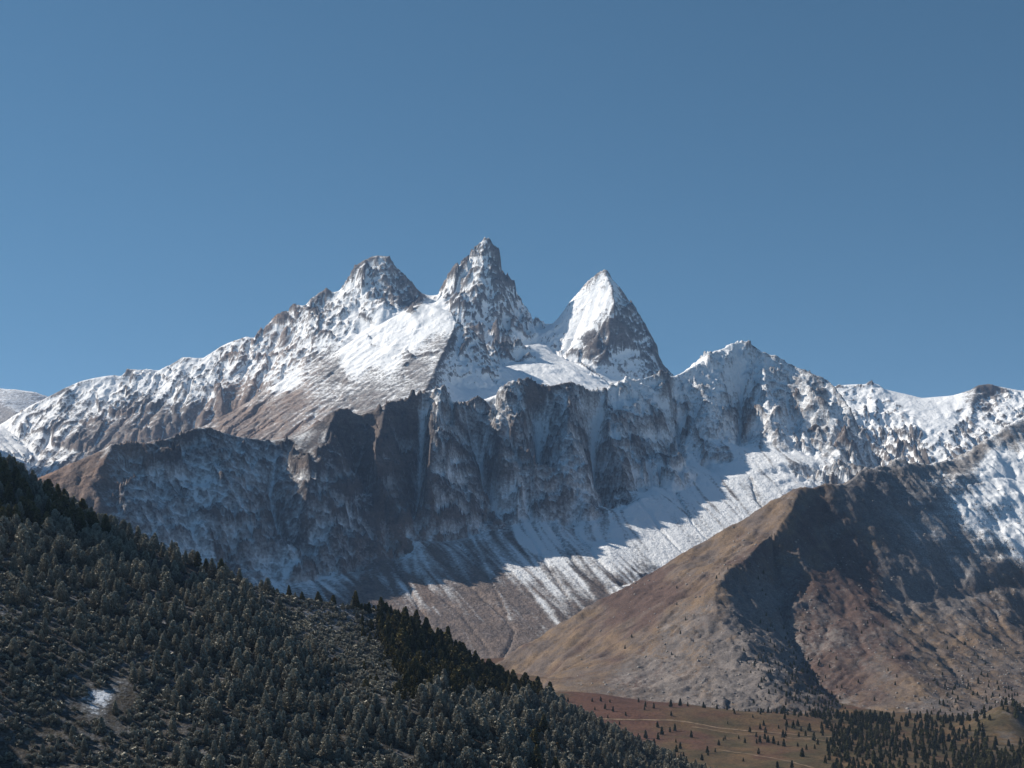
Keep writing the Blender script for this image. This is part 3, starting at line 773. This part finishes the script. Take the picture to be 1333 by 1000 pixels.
def trunk_mesh(rng, H, r, mat):
    v, f = [], []
    def tube(p, q, a, b, n=6):
        p, q = np.array(p, float), np.array(q, float)
        d = q - p
        d /= np.linalg.norm(d)
        s1 = np.cross(d, (0.3, 0.9, 0.1))
        s1 /= np.linalg.norm(s1)
        s2 = np.cross(d, s1)
        o = len(v)
        for c, w in ((p, a), (q, b)):
            for k in range(n):
                v.append(c + w * (math.cos(6.283 * k / n) * s1 + math.sin(6.283 * k / n) * s2))
        for k in range(n):
            l = (k + 1) % n
            f.append((o + k, o + l, o + n + l))
            f.append((o + k, o + n + l, o + n + k))
    m1 = (rng.normal(0, .06) * H * .3, rng.normal(0, .06) * H * .3, H * 0.5)
    tube((0, 0, -0.6), m1, r, r * 0.6)
    tube(m1, (m1[0] * .6, m1[1] * .6, H * 0.93), r * 0.6, r * 0.12)
    for k in range(7):
        z = H * (0.2 + 0.1 * k)
        a = rng.random() * 6.283
        L = H * 0.22 * (1 - 0.09 * k)
        tube((m1[0] * .8, m1[1] * .8, z), (math.cos(a) * L, math.sin(a) * L, z + L * 0.35), r * 0.3, r * 0.08, 5)
    return tri_mesh('trunk', v, f, None, mat)

def pick_positions(fld, n, dens, seed, dmin, xr, yr, zf=None, clump=0):
    rng = np.random.default_rng(seed)
    x, y = rng.uniform(*xr, n), rng.uniform(*yr, n)
    z = fld.at(x, y) if zf is None else zf(x, y)
    px, py = CX + x / y * F, HOR - z / y * F
    dn = ctrl(px, py, dens, 28)
    if clump:
        dn = dn * np.clip(0.75 + 1.5 * fbm(x, y, 55, 3, seed), 0.05, 1)
    ok = (rng.random(n) < dn) & (px > -12) & (px < 1345) & (py < 1025)
    x, y, z, px, py = (q[ok] for q in (x, y, z, px, py))
    seen, keep = {}, []
    for i in range(len(x)):
        a, b = int(x[i] // dmin), int(y[i] // dmin)
        if any((x[i] - u) ** 2 + (y[i] - w) ** 2 < dmin * dmin for da in (-1, 0, 1) for db in (-1, 0, 1) for u, w in seen.get((a + da, b + db), ())):
            continue
        seen.setdefault((a, b), []).append((x[i], y[i]))
        keep.append(i)
    return x[keep], y[keep], z[keep], px[keep], py[keep]

def on_sight(fld, ax, ay, lo, hi):
    """ground point of a field on the sight line through a picture point, nearest first"""
    d = np.linspace(lo, hi, 1500)
    x = (ax - CX) / F * d
    h = (HOR - ay) / F * d - fld.at(x, d)
    i = int(np.argmax(h < 0)) if (h < 0).any() else int(np.argmin(h))
    return x[i], d[i], float(fld.at(x[i], d[i]))

def merged(name, protos, xs, ys, zs, hs, rng, mat):
    V, Fc, T, o = [], [], [], 0
    for x, y, z, h in zip(xs, ys, zs, hs):
        v, f, t, H0 = protos[rng.integers(len(protos))]
        a = rng.random() * 6.283
        k = h / H0
        ca, sa = math.cos(a) * k, math.sin(a) * k
        V.append(np.stack([v[:, 0] * ca - v[:, 1] * sa + x, v[:, 0] * sa + v[:, 1] * ca + y, v[:, 2] * k + z], 1))
        Fc.append(f + o)
        T.append(t)
        o += len(v)
    ob = bpy.data.objects.new(name, tri_mesh(name, np.concatenate(V), np.concatenate(Fc), np.concatenate(T), mat))
    C.objects.link(ob)
    ob['kind'] = 'stuff'
    return ob

def build_trees():
    rng = np.random.default_rng(4)
    bark = NT('bark')
    bark = bark.done(bark.mix(bark.step(bark.noise(0.4, 4), .4, .6), (0.07, 0.05, 0.04), (0.14, 0.11, 0.09)))
    dark = foliage_mat('pine_needles', (0.036, 0.035, 0.015), (0.074, 0.068, 0.028), (0.36, 0.31, 0.15))  # olive tip colour paints sunlight onto the crown tops
    frosty = foliage_mat('frosted_needles', (0.048, 0.043, 0.030), (0.095, 0.084, 0.062), (0.58, 0.55, 0.46))
    gold = foliage_mat('larch_needles', (0.045, 0.055, 0.022), (0.085, 0.085, 0.035), (0.17, 0.14, 0.06))
    rust = foliage_mat('autumn_leaves', (0.12, 0.07, 0.025), (0.16, 0.10, 0.03), (0.22, 0.15, 0.06))
    def protos(k, n, H, Rad, shapes, size, frost_sun, mat):
        out = []
        for i in range(k):
            v, f, t = tufts(rng, n, H, Rad * rng.uniform(.85, 1.15), shapes[i % len(shapes)], size, frost_sun)
            out.append((v, f, t, H, tri_mesh('crown', v, f, t, mat), trunk_mesh(rng, H, H * 0.022, bark)))
        return out
    PD = protos(8, 900, 10.0, 2.7, ('round', 'cone', 'spire', 'cone'), 0.68, 0.6, dark)
    PF = protos(8, 900, 10.0, 2.7, ('round', 'cone', 'spire', 'round'), 0.68, 1.0, frosty)
    PL = protos(5, 300, 10.0, 2.2, ('spire', 'cone'), 1.05, 0.4, gold)
    PR = protos(2, 420, 6.0, 2.6, ('round',), 0.7, 0.3, rust)
    def tree(kind, pr, x, y, z, h, label, group, cat):
        p = pr[rng.integers(len(pr))]
        o = bpy.data.objects.new(kind, None)
        C.objects.link(o)
        k = h / p[3]
        o.location = (x, y, z - 0.15)
        o.rotation_euler = (0, 0, rng.random() * 6.283)
        o.scale = (k * rng.uniform(.9, 1.15), k * rng.uniform(.9, 1.15), k)
        for nm, me in (('trunk', p[5]), ('crown', p[4])):
            c = bpy.data.objects.new(nm, me)
            C.objects.link(c)
            c.parent = o
        o['label'], o['category'] = label, cat
        if group:
            o['group'] = group
    # pines that stand out on the brow of the near slope: picture place of the foot, height in picture lines
    brow = [(6, 640, 38, 'dark bushy pine at the very top of the near slope, at the picture edge'), (20, 642, 32, 'second dark pine at the top of the near slope, beside the edge pine'), (33, 650, 22, 'smaller pointed pine just below the two dark summit pines'),
            (57, 660, 26, 'dark pine on the brow between the summit pines and the orange spur'), (72, 672, 30, 'rounded pine on the brow under the orange grass spur'), (93, 684, 28, 'dark pine on the brow below the foot of the orange spur'),
            (121, 698, 30, 'tall dark pine on the brow, first of two before the bare red strip'), (137, 706, 34, 'broad dark pine on the brow, second of two before the bare red strip'),
            (225, 722, 17, 'dark bushy pine alone on the bare reddish brow'), (247, 727, 10, 'tiny pine beside the pair on the bare reddish brow'), (257, 733, 20, 'bigger pine of the close pair on the bare reddish brow'), (268, 737, 17, 'smaller pine of the close pair on the bare reddish brow'),
            (288, 755, 26, 'dark pine hanging below the brow where the red strip ends'), (356, 766, 9, 'low shrubby pine on the rocky brow right of the pale boulders'), (376, 769, 15, 'dark round pine on the brow right of the boulders'), (393, 773, 10, 'small pine on the brow after the round one'),
            (414, 775, 14, 'narrow pine on the brow before the dense stand'), (434, 778, 12, 'low dark pine on the brow touching the dense stand'), (463, 786, 22, 'tallest round pine where the dense stand begins on the brow'),
            (583, 852, 34, 'tall spire pine at the lower end of the dense stand, against the fan'), (611, 866, 20, 'left pine of the two small spires standing apart on the brow'), (621, 868, 20, 'right pine of the two small spires standing apart on the brow'),
            (652, 880, 20, 'round pine on the brow in front of the stream mouth'), (668, 886, 22, 'dark pine on the brow under the foot of the brown hill'), (684, 892, 24, 'pine on the brow between the stream mouth and the maroon meadow'), (700, 905, 24, 'first pine on the brow under the maroon meadow'), (716, 915, 26, 'second pine on the brow under the maroon meadow')]
    for ax, ay, hp, lab in brow:
        x, y, z = on_sight(SID, ax, ay, 700, 1180)
        tree('pine_tree', PD, x, y, z, hp * y / F * 1.05, lab, 'pines on the brow of the near slope', 'pine')
    dens = [(10, 650, 1), (60, 680, .9), (110, 720, 1), (170, 740, .8), (210, 752, .6), (215, 730, .05), (260, 745, .05), (300, 768, .08), (320, 790, .35), (350, 785, .1), (420, 792, .03), (400, 795, .03), (430, 830, .05), (470, 850, .06), (500, 880, .1), (400, 815, .06), (450, 855, .06), (470, 800, .7), (510, 815, 1), (550, 840, 1), (590, 865, 1), (520, 845, .7),
            (560, 875, .8), (620, 900, 1), (680, 915, 1), (740, 945, .6), (700, 960, .3), (690, 945, .5), (760, 965, .35), (800, 970, .6), (850, 985, .45), (270, 790, .9), (300, 830, 1), (350, 860, 1), (400, 890, .95), (450, 920, .9), (520, 930, .8), (600, 950, .95), (660, 985, .9), (100, 800, .6), (200, 850, .7), (130, 905, .0), (150, 915, .02), (60, 900, .12),
            (40, 960, .1), (110, 850, .25), (110, 960, .15), (200, 960, .45), (300, 930, .7), (400, 970, .6), (500, 980, .6), (30, 790, .2), (40, 730, .5)]
    X, Y, Z, px, py = pick_positions(SID, 32000, dens, 11, 3.3, (-330, 260), (500, 1180), None, 1)
    hb = ctrl(px, py, [(50, 690, 11), (170, 750, 10), (300, 830, 10), (520, 830, 10.5), (600, 870, 10), (680, 910, 9.5), (400, 890, 10), (600, 960, 10), (100, 800, 7.5), (60, 900, 5), (40, 960, 5), (200, 950, 6), (300, 930, 8), (450, 960, 8), (430, 820, 3.5), (480, 860, 4), (780, 960, 7.5), (850, 985, 6)], 40)
    H = hb * (0.40 + 0.90 * rng.random(len(X)) ** 1.3)
    size = H / Y
    order = np.argsort(-size)
    big = order[:270]
    print('pines', len(X))
    zones = [('frosted pine low on the shaded slope, among the lowest rows by the small snow patch', 'frosted pines around the small snow patch', lambda a, b: a < 260 and b > 820),
             ('frosted pine on the shaded slope above the small snow patch', 'frosted pines above the small snow patch', lambda a, b: a < 260 and b > 700),
             ('dark pine high on the slope under the brow with the summit pines', 'pines below the summit of the near slope', lambda a, b: a < 260),
             ('frosted pine in the belt along the near rib, left of the gully', 'frosted pines along the near rib', lambda a, b: a < 470 and b > 770),
             ('dark pine in the dense stand on the brow before the grey fan', 'pines of the dense stand on the brow', lambda a, b: b < 885 and a < 620),
             ('frosted pine on the lower rib at the bottom of the picture', 'frosted pines on the lower rib', lambda a, b: a < 690 and b > 900),
             ('dark pine on the lower slope that runs down to the meadow', 'pines running down to the meadow', lambda a, b: True)]
    for i in big:
        for lab, grp, test in zones:
            if test(px[i], py[i]):
                break
        fr = 'frosted' in lab
        tree('frosted_pine_tree' if fr else 'pine_tree', PF if fr else PD, X[i], Y[i], Z[i], H[i], lab, grp, 'pine')
    rest = order[270:]
    cold = np.array([(px[i] < 470 or py[i] > 915) for i in rest])
    merged('pine_forest', [p[:4] for p in PF], X[rest][cold], Y[rest][cold], Z[rest][cold] - .15, H[rest][cold], rng, frosty)
    merged('pine_forest', [p[:4] for p in PD], X[rest][~cold], Y[rest][~cold], Z[rest][~cold] - .15, H[rest][~cold], rng, dark)
    # low growth over the near slope
    SH = [tufts(rng, 70, 1.6, 1.6, 'round', 0.7, .9, 0.0) + (1.6,) for _ in range(5)]
    d2 = [(100, 860, 1), (40, 900, 1), (200, 940, 1), (60, 800, .9), (300, 800, .8), (240, 735, .15), (430, 820, .6), (480, 870, .7), (600, 900, .7), (720, 960, .6), (820, 980, .6), (140, 908, .08), (60, 930, .8), (400, 960, .8)]
    X, Y, Z, px, py = pick_positions(SID, 45000, d2, 12, 1.8, (-330, 260), (480, 1180))
    merged('undergrowth', SH, X, Y, Z - .1, rng.uniform(.7, 2.4, len(X)), rng, frosty)
    # rust-coloured bushes among the pines
    for ax, ay, h, lab in ((436, 868, 4.5, 'ochre bush in the gully below the dense stand'), (640, 880, 4, 'rusty bush under the brow near the two spire pines'), (658, 922, 5, 'brown leafy bush among the pines above the lower rib'), (555, 905, 4, 'ochre bush on the frosted rib edge'), (790, 992, 5, 'yellow bush at the bottom of the slope by the meadow'), (700, 955, 4, 'rusty bush in the reddish clearing'), (725, 975, 3.5, 'small ochre bush below the reddish clearing')):
        x, y, z = on_sight(SID, ax, ay, 560, 1180)
        tree('autumn_bush', PR, x, y, z, h, lab, 'autumn bushes on the near slope', 'bush')
    # valley: scattered conifers, the wood at the bottom edge, shrubs on the hill
    dv = [(780, 905, .03), (800, 922, .05), (860, 932, .10), (830, 945, .0), (900, 945, .03), (900, 968, .01), (870, 978, .12), (960, 958, .05), (960, 985, .0), (930, 992, .03), (1010, 960, .18), (1010, 985, .0), (1050, 985, .02), (1060, 970, .12), (1060, 995, .06), (1100, 970, .6), (1140, 965, .7), (1140, 990, .5), (1200, 968, .85), (1200, 995, .4), (1280, 975, 1), (1333, 985, 1), (1300, 955, .02), (1320, 960, .02), (1250, 955, .3), (1180, 950, .15)]
    X, Y, Z, px, py = pick_positions(None, 9000, dv, 13, 6.5, (40, 720), (1450, 2080), lambda x, y: valley_z(x, y))
    hv = ctrl(px, py, [(800, 920, 6), (870, 935, 9), (960, 955, 6), (900, 970, 7), (1020, 960, 8), (1100, 970, 10), (1200, 975, 8.5), (1320, 985, 9.5)], 50) * rng.uniform(.6, 1.3, len(X))
    vis = py - hv / Y * F < 1004
    X, Y, Z, px, py, hv = (q[vis] for q in (X, Y, Z, px, py, hv))
    order = np.argsort(-hv / Y)
    print('larches', len(X))
    for i in order[:200]:
        if px[i] > 1050:
            lab, grp = 'slim conifer in the wood strip along the bottom edge below the hill', 'conifers of the valley wood'
        elif py[i] < 950:
            lab, grp = 'small conifer dotted over the maroon meadow beside the pale track', 'conifers on the meadow by the track'
        else:
            lab, grp = 'small conifer on the rusty grass below the pale track', 'conifers below the track'
        tree('larch_tree', PL if rng.random() < .6 else PD, X[i], Y[i], Z[i], hv[i], lab, grp, 'conifer')
    if len(order) > 200:
        k = order[200:]
        merged('valley_woods', [p[:4] for p in PL], X[k], Y[k], Z[k], hv[k], rng, gold)
    dh = [(1010, 880, .5), (1040, 905, .6), (1070, 925, .5), (1000, 930, .1), (1090, 945, .4), (960, 900, 0), (940, 840, 0), (870, 770, .02), (985, 820, .05), (950, 790, .0), (1150, 930, 0), (1215, 915, .12), (1200, 860, 0), (1120, 930, .02), (1130, 880, 0), (1080, 840, 0), (1060, 780, 0), (830, 880, 0), (900, 920, .0), (800, 800, 0)]
    X, Y, Z, px, py = pick_positions(HIL, 9000, dh, 14, 5.0, (150, 800), (1950, 2650))
    merged('hill_shrubbery', [p[:4] for p in PL], X, Y, Z, rng.uniform(2.5, 7.5, len(X)), rng, gold)
    # boulders
    stone = mountain_mat('boulder_stone', (0.15, 0.14, 0.13), (0.27, 0.245, 0.225), (0.2, 0.18, 0.16), (0.2, 0.18, 0.16), (0.2, 0.18, 0.16), fine=1.5, bump=0.1)
    def rock():
        import itertools
        v = rng.normal(0, 1, (22, 3))
        v /= np.linalg.norm(v, axis=1)[:, None]
        v *= rng.uniform(.75, 1.1, (22, 1)) * np.array([1, .8, .65])
        import bmesh
        bm = bmesh.new()
        for p in v:
            bm.verts.new(p)
        r = bmesh.ops.convex_hull(bm, input=bm.verts)
        for q in [q for q in bm.verts if not q.link_faces]:
            bm.verts.remove(q)
        bm.verts.index_update()
        bmesh.ops.triangulate(bm, faces=bm.faces)
        vv = np.array([q.co[:] for q in bm.verts])
        ff = np.array([[w.index for w in g.verts] for g in bm.faces])
        bm.free()
        return vv, ff, np.zeros(len(vv)), 1.0
    RK = [rock() for _ in range(7)]
    db = [(800, 850, .05), (880, 840, .3), (920, 860, .9), (960, 880, .8), (870, 880, .5), (830, 900, .4), (940, 910, .7), (990, 900, .4), (900, 720, .06), (940, 750, .4), (1040, 660, .1), (1090, 740, .4), (1110, 790, .3), (1160, 900, .3), (1230, 920, .6), (1290, 910, .7), (1200, 940, .7), (1270, 940, .7), (1100, 920, .2), (1170, 620, .5)]
    X, Y, Z, px, py = pick_positions(HIL, 16000, db, 15, 4.0, (100, 1100), (1950, 3200))
    merged('hill_rubble', RK, X, Y, Z, 0.7 + 2.6 * rng.random(len(X)) ** 3, rng, stone)
    ds = [(315, 765, .9), (330, 772, .9), (345, 780, .8), (430, 800, .4), (450, 840, .5), (500, 875, .5), (250, 745, .3), (100, 850, .06), (60, 920, .15), (700, 950, .2), (600, 900, 0), (300, 850, 0), (150, 750, .05)]
    X, Y, Z, px, py = pick_positions(SID, 6000, ds, 16, 2.0, (-330, 260), (500, 1180))
    merged('slope_rubble', RK, X, Y, Z, 0.4 + 1.6 * rng.random(len(X)) ** 2, rng, stone)

def build_haze():
    me = bpy.data.meshes.new('haze')
    x0, x1, y0, y1, z0, z1 = -9400.0, 9400.0, -1900.0, 15400.0, -400.0, 1260.0
    v = [(x, y, z) for x in (x0, x1) for y in (y0, y1) for z in (z0, z1)]
    me.from_pydata(v, [], [(0, 1, 3, 2), (4, 6, 7, 5), (0, 4, 5, 1), (2, 3, 7, 6), (0, 2, 6, 4), (1, 5, 7, 3)])
    m = bpy.data.materials.new('haze_air')
    m.use_nodes = True
    t = m.node_tree
    t.nodes.remove(t.nodes['Principled BSDF'])
    p = t.nodes.new('ShaderNodeVolumePrincipled')
    p.inputs['Color'].default_value = (0.40, 0.62, 1.0, 1)
    p.inputs['Density'].default_value = 2.5e-5
    p.inputs['Anisotropy'].default_value = 0.1
    t.links.new(p.outputs[0], t.nodes['Material Output'].inputs['Volume'])
    me.materials.append(m)
    o = bpy.data.objects.new('haze', me)
    C.objects.link(o)
    o['kind'] = 'stuff'

import time
_t = time.time()
CIR = build_cirque(); print('cirque', time.time() - _t)
PEA = build_peaks(); print('peaks', time.time() - _t)
HIL = build_hill(); print('hill', time.time() - _t)
SID = build_hillside(); print('side', time.time() - _t)
build_valley()
build_far()
build_trees()
build_haze()
print('all', time.time() - _t)
